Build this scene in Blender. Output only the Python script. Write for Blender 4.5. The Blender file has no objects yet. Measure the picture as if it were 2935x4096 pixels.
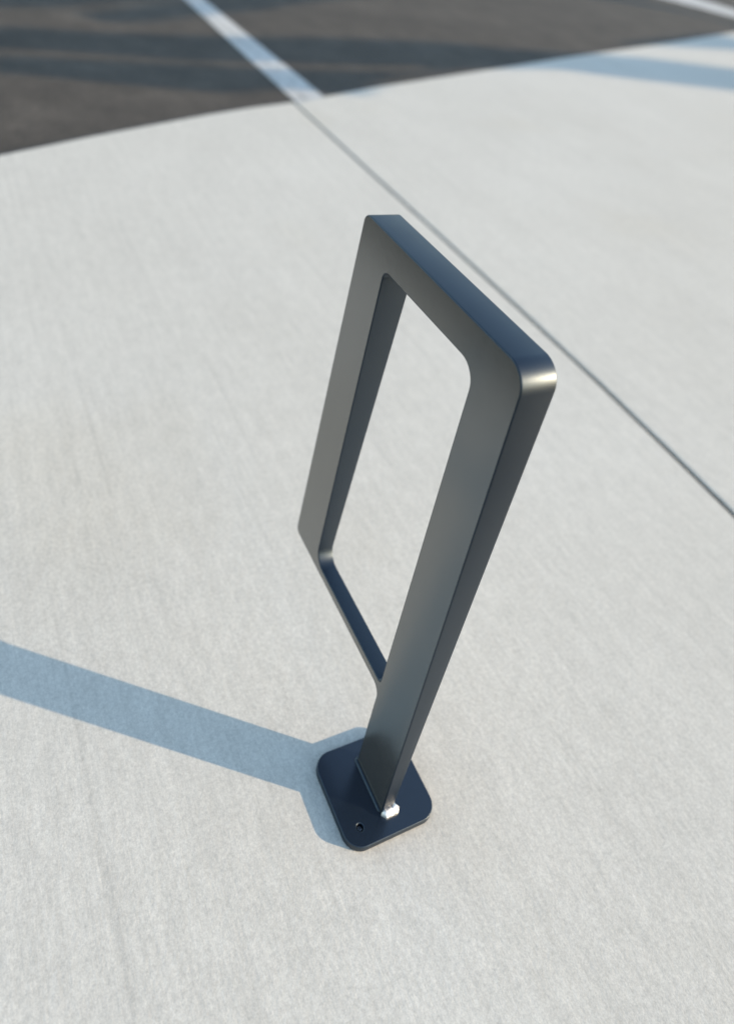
import bpy, bmesh, math, random
from mathutils import Vector, Matrix
from mathutils.geometry import tessellate_polygon

random.seed(7)
scene = bpy.context.scene
C = scene.collection

# ------------------------------------------------------------------ camera
cam_d = bpy.data.cameras.new('camera')
cam = bpy.data.objects.new('camera', cam_d)
C.objects.link(cam)
scene.camera = cam
R = ((0.45511279, 0.86355673, 0.21712234),       # right
     (0.43604852, -0.00354273, -0.89991619),     # down
     (-0.77635948, 0.50423924, -0.37816498))     # forward
M = Matrix(((R[0][0], -R[1][0], -R[2][0], 1.0422706),
            (R[0][1], -R[1][1], -R[2][1], -0.6991609),
            (R[0][2], -R[1][2], -R[2][2], 1.4349827),
            (0, 0, 0, 1)))
cam.matrix_world = M
cam_d.sensor_fit = 'VERTICAL'
cam_d.sensor_height = 36.0
cam_d.sensor_width = 36.0
cam_d.lens = 28.862
cam_d.shift_x = -0.0063
cam_d.shift_y = -0.3081
cam_d.clip_start = 0.02
cam_d.clip_end = 2000
cam_d.dof.use_dof = True
cam_d.dof.focus_distance = 1.22
cam_d.dof.aperture_fstop = 1.75
cam_d.dof.aperture_blades = 0

# ------------------------------------------------------------------ light
SUN_EL = math.radians(15.0)
SUN_H = Vector((0.609, 0.793, 0)).normalized()
SUN = Vector((SUN_H.x * math.cos(SUN_EL), SUN_H.y * math.cos(SUN_EL), math.sin(SUN_EL)))
world = bpy.data.worlds.new('World')
scene.world = world
world.use_nodes = True
wn = world.node_tree
for n in list(wn.nodes):
    wn.nodes.remove(n)
sky = wn.nodes.new('ShaderNodeTexSky')
sky.sky_type = 'NISHITA'
sky.sun_disc = False
sky.sun_elevation = SUN_EL
sky.sun_rotation = math.atan2(SUN_H.x, SUN_H.y)
sky.altitude = 300
sky.air_density = 1.0
sky.dust_density = 0.3
sky.ozone_density = 0.5
bg = wn.nodes.new('ShaderNodeBackground')
bg.inputs['Strength'].default_value = 0.12
wo = wn.nodes.new('ShaderNodeOutputWorld')
wn.links.new(sky.outputs[0], bg.inputs[0])
wn.links.new(bg.outputs[0], wo.inputs[0])

sun_d = bpy.data.lights.new('sun', 'SUN')
sun_d.energy = 2.35
sun_d.angle = math.radians(0.5)
sun_d.color = (1.0, 0.77, 0.53)
sun = bpy.data.objects.new('sun', sun_d)
C.objects.link(sun)
sun.rotation_euler = SUN.to_track_quat('Z', 'Y').to_euler()
sun.location = SUN * 30

scene.view_settings.view_transform = 'Standard'
scene.view_settings.look = 'None'
scene.view_settings.exposure = 1.84
scene.view_settings.gamma = 1
scene.view_settings.use_curve_mapping = False
scene.cycles.max_bounces = 8

KERB_H = 0.012

# ------------------------------------------------------------------ materials
def new_mat(name):
    m = bpy.data.materials.new(name)
    m.use_nodes = True
    nt = m.node_tree
    return m, nt, nt.nodes['Principled BSDF']

def node(nt, kind, **kw):
    n = nt.nodes.new(kind)
    for k, v in kw.items():
        if k.startswith('in_'):
            key = k[3:]
            n.inputs[int(key) if key.isdigit() else key].default_value = v
        else:
            setattr(n, k, v)
    return n

def noise(nt, scale, detail=4, rough=0.55, mapping=None, loc=(0, 0, 0), dist=0.0):
    tc = node(nt, 'ShaderNodeNewGeometry')
    mp = node(nt, 'ShaderNodeMapping')
    mp.inputs['Scale'].default_value = mapping or (1, 1, 1)
    mp.inputs['Location'].default_value = loc
    n = node(nt, 'ShaderNodeTexNoise')
    n.inputs['Scale'].default_value = scale
    n.inputs['Detail'].default_value = detail
    n.inputs['Roughness'].default_value = rough
    n.inputs['Distortion'].default_value = dist
    nt.links.new(tc.outputs['Position'], mp.inputs['Vector'])
    nt.links.new(mp.outputs[0], n.inputs['Vector'])
    return n.outputs['Fac']

def ramp(nt, fac, stops):
    r = node(nt, 'ShaderNodeValToRGB')
    e = r.color_ramp.elements
    while len(e) < len(stops):
        e.new(0.5)
    for i, (p, c) in enumerate(stops):
        e[i].position = p
        e[i].color = (c, c, c, 1) if isinstance(c, (int, float)) else (*c, 1)
    nt.links.new(fac, r.inputs[0])
    return r.outputs[0]

def mix(nt, a, b, fac, mode='MIX'):
    m = node(nt, 'ShaderNodeMix', data_type='RGBA', blend_type=mode)
    for sock, v in ((m.inputs[0], fac), (m.inputs[6], a), (m.inputs[7], b)):
        if hasattr(v, 'is_linked'):
            nt.links.new(v, sock)
        else:
            sock.default_value = v if isinstance(v, (int, float)) and sock == m.inputs[0] else (*v, 1)
    return m.outputs[2]

def math_node(nt, op, a, b):
    m = node(nt, 'ShaderNodeMath', operation=op)
    for i, v in enumerate((a, b)):
        if hasattr(v, 'is_linked'):
            nt.links.new(v, m.inputs[i])
        else:
            m.inputs[i].default_value = v
    return m.outputs[0]

def bump(nt, height, strength, dist, prev=None):
    b = node(nt, 'ShaderNodeBump')
    b.inputs['Strength'].default_value = strength
    b.inputs['Distance'].default_value = dist
    nt.links.new(height, b.inputs['Height'])
    if prev:
        nt.links.new(prev, b.inputs['Normal'])
    return b.outputs[0]

def concrete_material():
    m, nt, p = new_mat('broomed_concrete')
    c = ramp(nt, noise(nt, 0.55, 5, 0.6, loc=(2.3, 0.4, 0)), [(0.3, (0.530, 0.505, 0.435)), (0.7, (0.590, 0.567, 0.495))])
    layers = [
        (noise(nt, 3.2, 6, 0.65, (0.6, 1, 1)), [(0.3, 0.965), (0.7, 1.025)]),               # cloudy patches
        (noise(nt, 32, 6, 0.75, (0.6, 1, 1)), [(0.3, 0.885), (0.7, 1.05)]),                  # mottling
        (noise(nt, 1, 4, 0.6, (1.1, 42, 1), loc=(3, 7, 0), dist=0.15), [(0.3, 0.955), (0.62, 1.01)]),   # broom drags
        (noise(nt, 1, 3, 0.6, (0.9, 26, 1), loc=(11, 2, 0), dist=0.1), [(0.31, 0.925), (0.37, 1.0)]),     # single dragged lines
        (noise(nt, 1, 5, 0.7, (3.5, 150, 1), dist=0.12), [(0.3, 0.955), (0.66, 1.02)]),      # fine broom lines
        (noise(nt, 1, 3, 0.6, (6, 420, 1), loc=(1, 4, 0)), [(0.3, 0.965), (0.7, 1.02)]),
        (noise(nt, 120, 4, 0.75), [(0.28, 0.82), (0.62, 1.06)]),                            # sand grain
        (noise(nt, 340, 3, 0.7), [(0.28, 0.84), (0.6, 1.04)]),
        (noise(nt, 75, 2, 0.5, (0.7, 1, 1), loc=(5, 1, 0)), [(0.17, 0.70), (0.26, 1.0)]),   # pits
    ]
    for f, stops in layers:
        c = mix(nt, c, ramp(nt, f, stops), 1.0, 'MULTIPLY')
    stain = ramp(nt, noise(nt, 1.1, 3, 0.5, loc=(8.1, 3.3, 0)), [(0.60, 0.0), (0.74, 0.35)])
    c = mix(nt, c, mix(nt, c, (0.93, 0.90, 0.84), 1.0, 'MULTIPLY'), stain)
    nt.links.new(c, p.inputs['Base Color'])
    p.inputs['Roughness'].default_value = 0.85
    p.inputs['Specular IOR Level'].default_value = 0.3
    b = bump(nt, noise(nt, 1, 5, 0.7, (3.5, 150, 1), dist=0.12), 0.09, 0.002)
    b = bump(nt, noise(nt, 150, 5, 0.75), 0.20, 0.002, b)
    b = bump(nt, noise(nt, 45, 5, 0.65, (0.6, 1, 1)), 0.12, 0.004, b)
    nt.links.new(b, p.inputs['Normal'])
    return m

def asphalt_material():
    m, nt, p = new_mat('asphalt')
    c = ramp(nt, noise(nt, 1.3, 6, 0.65), [(0.3, (0.046, 0.039, 0.031)), (0.7, (0.080, 0.069, 0.055))])
    c = mix(nt, c, ramp(nt, noise(nt, 4, 6, 0.7), [(0.3, 0.74), (0.7, 1.22)]), 1.0, 'MULTIPLY')
    c = mix(nt, c, ramp(nt, noise(nt, 60, 4, 0.75), [(0.3, 0.55), (0.7, 1.45)]), 1.0, 'MULTIPLY')
    nt.links.new(c, p.inputs['Base Color'])
    p.inputs['Roughness'].default_value = 0.9
    p.inputs['Specular IOR Level'].default_value = 0.25
    nt.links.new(bump(nt, noise(nt, 120, 4, 0.7), 0.5, 0.004), p.inputs['Normal'])
    return m

def paint_material():
    m, nt, p = new_mat('road_paint')
    c = ramp(nt, noise(nt, 3, 6, 0.7), [(0.3, (0.42, 0.41, 0.375)), (0.7, (0.56, 0.545, 0.50))])
    c = mix(nt, c, ramp(nt, noise(nt, 14, 6, 0.8), [(0.34, 0.45), (0.52, 1.0)]), 1.0, 'MULTIPLY')
    nt.links.new(c, p.inputs['Base Color'])
    p.inputs['Roughness'].default_value = 0.75
    nt.links.new(bump(nt, noise(nt, 120, 4, 0.7), 0.4, 0.003), p.inputs['Normal'])
    return m

def coat_material(name, base, ior, rough, orange_peel, striae, tint=(1, 1, 1)):
    m, nt, p = new_mat(name)
    c = ramp(nt, noise(nt, 900, 2, 0.6), [(0.3, [v * 0.75 for v in base]), (0.7, [v * 1.2 for v in base])])
    nt.links.new(c, p.inputs['Base Color'])
    p.inputs['Metallic'].default_value = 0.0
    p.inputs['IOR'].default_value = ior
    p.inputs['Specular Tint'].default_value = (*tint, 1)
    r = ramp(nt, noise(nt, 9, 4, 0.6), [(0.3, rough - 0.03), (0.7, rough + 0.03)])
    nt.links.new(r, p.inputs['Roughness'])
    b = bump(nt, noise(nt, 420, 4, 0.7), 0.10, 0.0006)
    b = bump(nt, noise(nt, 38, 3, 0.6, (1, 1, 0.55), dist=0.4), orange_peel, 0.002, b)
    if striae:
        b = bump(nt, noise(nt, 1, 3, 0.6, (700, 30, 700)), striae, 0.0006, b)
    nt.links.new(b, p.inputs['Normal'])
    return m

def steel_material():
    m, nt, p = new_mat('bare_weld_steel')
    p.inputs['Base Color'].default_value = (0.78, 0.77, 0.75, 1)
    p.inputs['Metallic'].default_value = 1.0
    p.inputs['Roughness'].default_value = 0.46
    nt.links.new(bump(nt, noise(nt, 330, 5, 0.7), 0.6, 0.003), p.inputs['Normal'])
    return m

def filler_material():
    m, nt, p = new_mat('joint_sealant')
    c = ramp(nt, noise(nt, 12, 6, 0.7), [(0.3, (0.020, 0.021, 0.022)), (0.7, (0.050, 0.050, 0.048))])
    nt.links.new(c, p.inputs['Base Color'])
    p.inputs['Roughness'].default_value = 0.9
    nt.links.new(bump(nt, noise(nt, 90, 4, 0.7), 0.5, 0.003), p.inputs['Normal'])
    return m

def bark_material():
    m, nt, p = new_mat('grey_bark')
    c = ramp(nt, noise(nt, 6, 6, 0.7, (1, 1, 0.3)), [(0.3, (0.10, 0.08, 0.065)), (0.7, (0.22, 0.19, 0.16))])
    nt.links.new(c, p.inputs['Base Color'])
    p.inputs['Roughness'].default_value = 0.95
    nt.links.new(bump(nt, noise(nt, 14, 6, 0.7, (1, 1, 0.25)), 0.8, 0.03), p.inputs['Normal'])
    return m

MAT = dict(concrete=concrete_material(), asphalt=asphalt_material(), paint=paint_material(),
           coat=coat_material('dark_coat_on_plate_face', (0.036, 0.035, 0.029), 2.5, 0.20, 0.05, 0), edge=coat_material('dark_coat_on_cut_edge', (0.0025, 0.006, 0.013), 1.60, 0.42, 0.03, 0.06, (0.76, 0.94, 1.06)), plate=coat_material('dark_coat_on_foot_plate', (0.005, 0.010, 0.018), 1.75, 0.24, 0.03, 0), steel=steel_material(), bark=bark_material(), filler=filler_material())

# ------------------------------------------------------------------ helpers
def link(name, me, mat, parent=None):
    o = bpy.data.objects.new(name, me)
    C.objects.link(o)
    if mat:
        me.materials.append(MAT[mat])
    if parent:
        o.parent = parent
    return o

def mesh_from_bm(name, bm):
    me = bpy.data.meshes.new(name)
    bm.to_mesh(me)
    bm.free()
    return me

def tag(o, label=None, cat=None, group=None, kind=None):
    for k, v in (('label', label), ('category', cat), ('group', group), ('kind', kind)):
        if v:
            o[k] = v
    return o

def round_poly(pts, seg=10):
    """pts: (x, y, radius); returns the outline with rounded corners."""
    out = []
    n = len(pts)
    for i in range(n):
        p = Vector(pts[i][:2]); r = pts[i][2]
        a = Vector(pts[i - 1][:2]) - p
        b = Vector(pts[(i + 1) % n][:2]) - p
        if r <= 0:
            out.append(p)
            continue
        a.normalize(); b.normalize()
        half = math.acos(max(-1, min(1, a.dot(b)))) / 2
        t = r / math.tan(half)
        cen = p + (a + b).normalized() * (r / math.sin(half))
        v0 = p + a * t - cen
        v1 = p + b * t - cen
        ang = math.atan2(v0.x * v1.y - v0.y * v1.x, v0.dot(v1))
        for k in range(seg + 1):
            th = ang * k / seg
            c, s = math.cos(th), math.sin(th)
            out.append(cen + Vector((v0.x * c - v0.y * s, v0.x * s + v0.y * c)))
    return out

def offset_loop(loop, d):
    """inset a closed loop towards its left side by d (positive turns = left inside)."""
    n = len(loop)
    res = []
    for i in range(n):
        p = loop[i]
        e0 = (p - loop[i - 1]).normalized()
        e1 = (loop[(i + 1) % n] - p).normalized()
        n0 = Vector((-e0.y, e0.x)); n1 = Vector((-e1.y, e1.x))
        m = (n0 + n1)
        m.normalize()
        res.append(p + m * (d / max(0.35, m.dot(n0))))
    return res

def area(loop):
    return 0.5 * sum(loop[i - 1].x * loop[i].y - loop[i].x * loop[i - 1].y for i in range(len(loop)))

def slab_solid(loops, to3d, bev, seg=4, back_bevel=True):
    """Solid plate from an outline and holes; to3d(p, side) places a 2D point on the
    front (side -1 .. +1 back) surface; edges rounded by bev."""
    bm = bmesh.new()
    prepared = []
    for k, lp in enumerate(loops):
        if (area(lp) > 0) != (k == 0):
            lp = lp[::-1]
        prepared.append(lp)
    rings_per_loop = []
    for lp in prepared:
        n = len(lp)
        prof = []
        for s in range(seg + 1):
            th = math.pi / 2 * s / seg
            prof.append((bev * (1 - math.sin(th)), bev * (1 - math.cos(th)), -1))
        back = [(a, b, 1) for a, b, _ in prof[::-1]] if back_bevel else [(0, 0, 1)]
        rings = []
        for ins, dep, side in prof + back:
            pts = offset_loop(lp, ins)
            rings.append([bm.verts.new(to3d(q, side, dep)) for q in pts])
        for a, b in zip(rings[:-1], rings[1:]):
            for i in range(n):
                j = (i + 1) % n
                f = bm.faces.new((a[i], a[j], b[j], b[i]))
                f.smooth = True
                f.material_index = 1
        rings_per_loop.append(rings)
    for end in (0, -1):
        vs = []
        polys = []
        for rings in rings_per_loop:
            polys.append([v.co.copy() for v in rings[end]])
            vs += rings[end]
        for t in tessellate_polygon(polys):
            try:
                f = bm.faces.new([vs[i] for i in t])
                f.smooth = True
            except ValueError:
                pass
        for rings in rings_per_loop:
            ring = rings[end]
            for i in range(len(ring)):
                e = bm.edges.get((ring[i], ring[(i + 1) % len(ring)]))
                if e:
                    e.smooth = False
    bmesh.ops.recalc_face_normals(bm, faces=bm.faces)
    for e in bm.edges:
        if len(e.link_faces) == 2 and e.calc_face_angle(0) > math.radians(32):
            e.smooth = False
    return bm

def tube(bm, pts, rad, n=12, cap=True):
    rings = []
    up0 = Vector((0, 0, 1))
    for i, p in enumerate(pts):
        d = (pts[min(i + 1, len(pts) - 1)] - pts[max(i - 1, 0)]).normalized()
        s = d.cross(up0)
        if s.length < 1e-3:
            s = Vector((1, 0, 0))
        s.normalize()
        u = s.cross(d)
        rings.append([bm.verts.new(p + (s * math.cos(2 * math.pi * k / n) + u * math.sin(2 * math.pi * k / n)) * rad[i]) for k in range(n)])
    for a, b in zip(rings[:-1], rings[1:]):
        for k in range(n):
            f = bm.faces.new((a[k], a[(k + 1) % n], b[(k + 1) % n], b[k]))
            f.smooth = True
    if cap:
        for ring, i, j in ((rings[0], 0, 1), (rings[-1], -1, -2)):
            tip = bm.verts.new(pts[i] + (pts[i] - pts[j]).normalized() * rad[i] * 0.9)
            for k in range(n):
                f = bm.faces.new((ring[k], ring[(k + 1) % n], tip))
                f.smooth = True
    bmesh.ops.recalc_face_normals(bm, faces=bm.faces)

def spline(pts, rad, sub=6):
    """Catmull-Rom through the points."""
    P, Rr = [], []
    n = len(pts)
    for i in range(n - 1):
        p0, p1, p2, p3 = pts[max(i - 1, 0)], pts[i], pts[i + 1], pts[min(i + 2, n - 1)]
        for k in range(sub):
            t = k / sub
            P.append(0.5 * ((2 * p1) + (p2 - p0) * t + (2 * p0 - 5 * p1 + 4 * p2 - p3) * t * t + (3 * p1 - p0 - 3 * p2 + p3) * t ** 3))
            Rr.append(rad[i] * (1 - t) + rad[i + 1] * t)
    P.append(pts[-1]); Rr.append(rad[-1])
    return P, Rr

# ------------------------------------------------------------------ ground
bm = bmesh.new()
G = 600
bmesh.ops.create_grid(bm, x_segments=8, y_segments=8, size=G)
for v in bm.verts:
    v.co.z = -KERB_H
o = link('parking_lot', mesh_from_bm('parking_lot', bm), 'asphalt')
tag(o, 'dark grey asphalt parking lot beyond the concrete edge', 'ground', kind='structure')

def paint_strip(name, quad, label):
    bm = bmesh.new()
    vs = [bm.verts.new((x, y, -KERB_H + 0.004)) for x, y in quad]
    lo = [bm.verts.new((x, y, -KERB_H + 0.0005)) for x, y in quad]
    bm.faces.new(vs)
    for i in range(4):
        bm.faces.new((vs[i], vs[(i + 1) % 4], lo[(i + 1) % 4], lo[i]))
    bmesh.ops.recalc_face_normals(bm, faces=bm.faces)
    o = link(name, mesh_from_bm(name, bm), 'paint')
    tag(o, label, 'road marking', kind='structure')
    return o

paint_strip('painted_line', [(-2.9, 1.370), (-2.9, 1.628), (-6.7, 1.570), (-6.7, 1.405)],
            'white painted stall line running on from the concrete joint')
paint_strip('painted_line', [(-9.45, 14.83), (-10.7, 15.77), (-14.2, 15.1), (-12.6, 12.25)],
            'pale painted line far out on the asphalt')

# pavement: a structure whose slabs are its pieces
pav = bpy.data.objects.new('pavement', None)
C.objects.link(pav)
tag(pav, 'pale broom finished concrete pavement with a raised edge', 'pavement', kind='structure')

KERB = [(-1.90, -0.95), (-1.98, -0.93), (-2.03, -0.85), (-2.30, -0.33), (-2.54, 0.076), (-2.72, 0.40), (-2.90, 0.73), (-3.05, 1.03),
        (-3.165, 1.30), (-3.185, 1.345), (-3.34, 1.64), (-3.60, 2.12), (-4.05, 3.04), (-4.50, 3.97), (-5.03, 5.05), (-5.58, 6.19),
        (-6.85, 8.85), (-8.2, 11.6), (-10.9, 17.0)]
JOINT = [(-3.185, 1.347), (-2.6, 1.346), (-2.13, 1.344), (-1.6, 1.346), (-1.26, 1.343), (-0.79, 1.339), (-0.475, 1.334),
         (-0.15, 1.321), (0.12, 1.305), (0.5, 1.296), (1.04, 1.29)]
GAP = 0.0100

def slab(poly, kerb_idx=()):
    """poly: outline points; top arris rounded, kerb arris rounded wider."""
    bm = bmesh.new()
    pts = [Vector(p) for p in poly]
    if area(pts) < 0:
        pts = pts[::-1]
    top = [bm.verts.new((p.x, p.y, 0)) for p in pts]
    bot = [bm.verts.new((p.x, p.y, -KERB_H - 0.15)) for p in pts]
    bm.faces.new(top)
    bm.faces.new(bot[::-1])
    n = len(pts)
    for i in range(n):
        j = (i + 1) % n
        bm.faces.new((top[i], bot[i], bot[j], top[j]))
    bmesh.ops.recalc_face_normals(bm, faces=bm.faces)
    te = [e for e in bm.edges if abs(e.verts[0].co.z) < 1e-6 and abs(e.verts[1].co.z) < 1e-6]
    bmesh.ops.bevel(bm, geom=te, offset=0.0045, segments=4, profile=0.5, affect='EDGES', clamp_overlap=True)
    return link('slab', mesh_from_bm('slab', bm), 'concrete', pav)

kl = [p for p in KERB if p[1] < 1.34]
kr = [p for p in KERB if p[1] > 1.35]
jl = [(x, y - GAP) for x, y in JOINT]
jr = [(x, y + GAP) for x, y in JOINT]
XJ = 1.04
YJ = -0.95
slab(kl + jl[:-1] + [(XJ - GAP, 1.29 - GAP), (XJ - GAP, YJ)])
slab([jr[0]] + kr + [(XJ - GAP, 17.0), (XJ - GAP, 1.29 + GAP)] + jr[:-1][:0:-1])

# dark filler lying recessed in the joint
bm = bmesh.new()
rows = [[bm.verts.new((x, y + d, z)) for d, z in ((-GAP - 0.001, -0.0085), (0, -0.0105), (GAP + 0.001, -0.0085))] for x, y in JOINT[:1] + [
    (JOINT[i][0] + (JOINT[i + 1][0] - JOINT[i][0]) * t / 6, JOINT[i][1] + (JOINT[i + 1][1] - JOINT[i][1]) * t / 6 ) for i in range(len(JOINT) - 1) for t in range(1, 7)]]
for a, b in zip(rows[:-1], rows[1:]):
    for k in range(2):
        bm.faces.new((a[k], a[k + 1], b[k + 1], b[k])).smooth = True
bmesh.ops.recalc_face_normals(bm, faces=bm.faces)
link('joint_filler', mesh_from_bm('joint_filler', bm), 'filler', pav)

# ------------------------------------------------------------------ bike rack
L, H, W = 0.4425, 0.90, 0.0915
Z1, Z2, Z3 = 0.196, 0.2124, 0.841
PZ = 0.0127
def half(z):
    return 0.0103 + 0.0199 * z / 0.9

rack = bpy.data.objects.new('bike_rack', None)
C.objects.link(rack)
rack.location = (L - W / 2, 0, 0)
tag(rack, 'dark metallic steel bike rack with a rectangular loop on a bolted foot plate', 'bike rack')
OFF = Vector((L - W / 2, 0, 0))

def front3d(p, side, dep):
    h = half(p.y) - dep
    return Vector((p.x, side * h, p.y)) - OFF

outer = round_poly([(0, H, 0.016), (0, Z1, 0.013), (L - W, Z1, 0.018), (L - W, PZ - 0.004, 0),
                    (L, PZ - 0.004, 0), (L, H, 0.036)])
hole = round_poly([(W, Z2, 0.028), (L - W, Z2, 0.008), (L - W, Z3, 0.034), (W, Z3, 0.015)])
bm = slab_solid([outer, hole], front3d, 0.0022, 5)
frame = link('frame', mesh_from_bm('frame', bm), 'coat', rack)
frame.data.materials.append(MAT['edge'])

# foot plate with two countersunk anchor holes
PU0, PU1, PV0, PV1 = 0.3198, 0.4765, -0.0835, 0.0834
HOLES = [(0.4475, -0.0530), (0.3490, 0.0530)]
pl = round_poly([(PU0, PV0, 0.030), (PU1, PV0, 0.030), (PU1, PV1, 0.030), (PU0, PV1, 0.030)])
hl = [[Vector((cx + 0.0060 * math.cos(t * math.pi / 12), cy + 0.0060 * math.sin(t * math.pi / 12))) for t in range(24)] for cx, cy in HOLES]
def plate3d(p, side, dep):
    z = PZ - dep if side < 0 else 0.001 + dep
    return Vector((p.x, p.y, z)) - OFF
bm = slab_solid([pl] + hl, plate3d, 0.0016, 4)
plate = link('base_plate', mesh_from_bm('base_plate', bm), 'plate', rack)
plate.data.materials.append(MAT['edge'])
for cx, cy in HOLES:
    bm = bmesh.new()
    prof = [(0.0001, 0.0100), (0.0034, 0.0098), (0.0046, 0.0088), (0.0051, 0.0060), (0.0051, 0.0)]
    n = 20
    rings = [[bm.verts.new((cx + r * math.cos(2 * math.pi * k / n) - OFF.x, cy + r * math.sin(2 * math.pi * k / n), z)) for k in range(n)] for r, z in prof]
    for a, b in zip(rings[:-1], rings[1:]):
        for k in range(n):
            bm.faces.new((a[k], a[(k + 1) % n], b[(k + 1) % n], b[k])).smooth = True
    bmesh.ops.recalc_face_normals(bm, faces=bm.faces)
    link('anchor_bolt', mesh_from_bm('anchor_bolt', bm), 'plate', rack)

# fillet welds round the foot of the post
def weld(p0, p1, r, n_lump, mat, amp, seed):
    rnd = random.Random(seed)
    pts, rad = [], []
    N = n_lump * 4
    for i in range(N + 1):
        t = i / N
        q = Vector(p0).lerp(Vector(p1), t)
        pts.append(q - OFF + Vector((0, 0, rnd.uniform(-amp, amp) * 0.3)))
        rad.append(r * (1 + amp / r * (math.sin(t * n_lump * 2 * math.pi) * 0.5 + rnd.uniform(-0.3, 0.3))) * (1 if 0 < i < N else 0.6))
    bm = bmesh.new()
    tube(bm, pts, rad, 10)
    return link('weld_bead', mesh_from_bm('weld_bead', bm), mat, rack)

hb = half(PZ)
weld((L - W - 0.002, -hb - 0.001, PZ), (L - 0.004, -hb - 0.001, PZ), 0.0036, 9, 'edge', 0.0004, 1)
weld((L - W - 0.002, hb + 0.001, PZ), (L - 0.004, hb + 0.001, PZ), 0.0036, 9, 'edge', 0.0004, 2)
weld((L - W - 0.001, -hb, PZ), (L - W - 0.001, hb, PZ), 0.0042, 3, 'edge', 0.0006, 3)
wb = weld((L + 0.0025, -hb + 0.002, PZ + 0.0015), (L + 0.0015, hb + 0.008, PZ + 0.0015), 0.0085, 3, 'steel', 0.0010, 4)
wb['label'] = 'bright bare weld at the outer foot of the post'

# ------------------------------------------------------------------ added unseen tree on the sun side, limbs shaped to cast the shadow bands
def lift(x, y, z):
    """point at height z whose shadow falls on (x, y) of the pavement level"""
    return Vector((x, y, 0)) + SUN * (z / SUN.z)

tree = bpy.data.objects.new('added_shadow_tree', None)
C.objects.link(tree)
tag(tree, 'added unseen leafless tree, its boughs shaped to cast the shadow bands', 'tree')
CROTCH = (-4.7, 11.8)
ZC = 1.5
def added_limb(pts, name='added_limb'):
    P = [lift(x, y, z) for x, y, z, r in pts]
    rad = [r for *_, r in pts]
    P, rad = spline(P, rad)
    bm = bmesh.new()
    tube(bm, P, rad, 14)
    return link(name, mesh_from_bm(name, bm), 'bark', tree)

# (x, y, radius): where each limb's shade lies on the ground, and the limb's thickness
LIMBS = [
    [(-4.7, 11.8, 0.22), (-4.8, 9.6, 0.20), (-4.887, 7.505, 0.19), (-4.881, 6.52, 0.165), (-4.854, 5.509, 0.136), (-4.823, 4.861, 0.112), (-4.85, 4.172, 0.102), (-4.69, 3.395, 0.105), (-4.54, 2.594, 0.095), (-4.361, 1.885, 0.086), (-4.236, 1.265, 0.078), (-4.119, 0.723, 0.077), (-4.089, 0.258, 0.074), (-3.99, -0.17, 0.05), (-3.85, -0.9, 0.04), (-3.6, -2.0, 0.015)],
    [(-4.6, 3.6, 0.04), (-4.36, 3.3, 0.02), (-4.09, 2.893, 0.008), (-3.95, 2.46, 0.016), (-3.81, 2.09, 0.038), (-3.619, 1.637, 0.075), (-3.616, 1.2, 0.061), (-3.523, 0.78, 0.078), (-3.511, 0.422, 0.071), (-3.509, 0.097, 0.061), (-3.476, -0.218, 0.035), (-3.42, -0.9, 0.02), (-3.3, -1.6, 0.008)],
    [(-4.7, 11.8, 0.20), (-6.0, 12.3, 0.19), (-7.2, 11.4, 0.16), (-7.15, 10.3, 0.11), (-6.72, 8.9, 0.065), (-6.32, 7.6, 0.028), (-6.1, 6.9, 0.006)],
    [(-4.7, 11.8, 0.20), (-7.4, 13.4, 0.15), (-9.6, 12.6, 0.12), (-10.0, 9.6, 0.09), (-8.9, 6.6, 0.065), (-7.5, 4.3, 0.05), (-6.268, 2.602, 0.036), (-5.736, 1.954, 0.041), (-5.274, 1.275, 0.038), (-4.911, 0.833, 0.034), (-4.706, 0.514, 0.022)],
    [(-7.5, 4.3, 0.05), (-6.5, 2.4, 0.052), (-5.45, 0.70, 0.050), (-5.13, 0.25, 0.052), (-4.95, -0.08, 0.050), (-4.6, -0.8, 0.03), (-4.4, -1.5, 0.01)],
]
for k, pts in enumerate(LIMBS):
    added_limb([(x, y, ZC + 0.012 * k * max(0, 11.8 - y), r * (1.25, 1.25, 1.25, 1.35, 1.15)[k]) for x, y, r in pts])
base = lift(*CROTCH, ZC)
bm = bmesh.new()
tp = [Vector((base.x, base.y, -KERB_H - 0.2)), Vector((base.x + 0.03, base.y, 0.15)), Vector((base.x + 0.03, base.y - 0.03, 0.8)), base]
P, rad = spline(tp, [.48, .36, .29, .25])
tube(bm, P, rad, 18)
link('added_trunk', mesh_from_bm('added_trunk', bm), 'bark', tree)
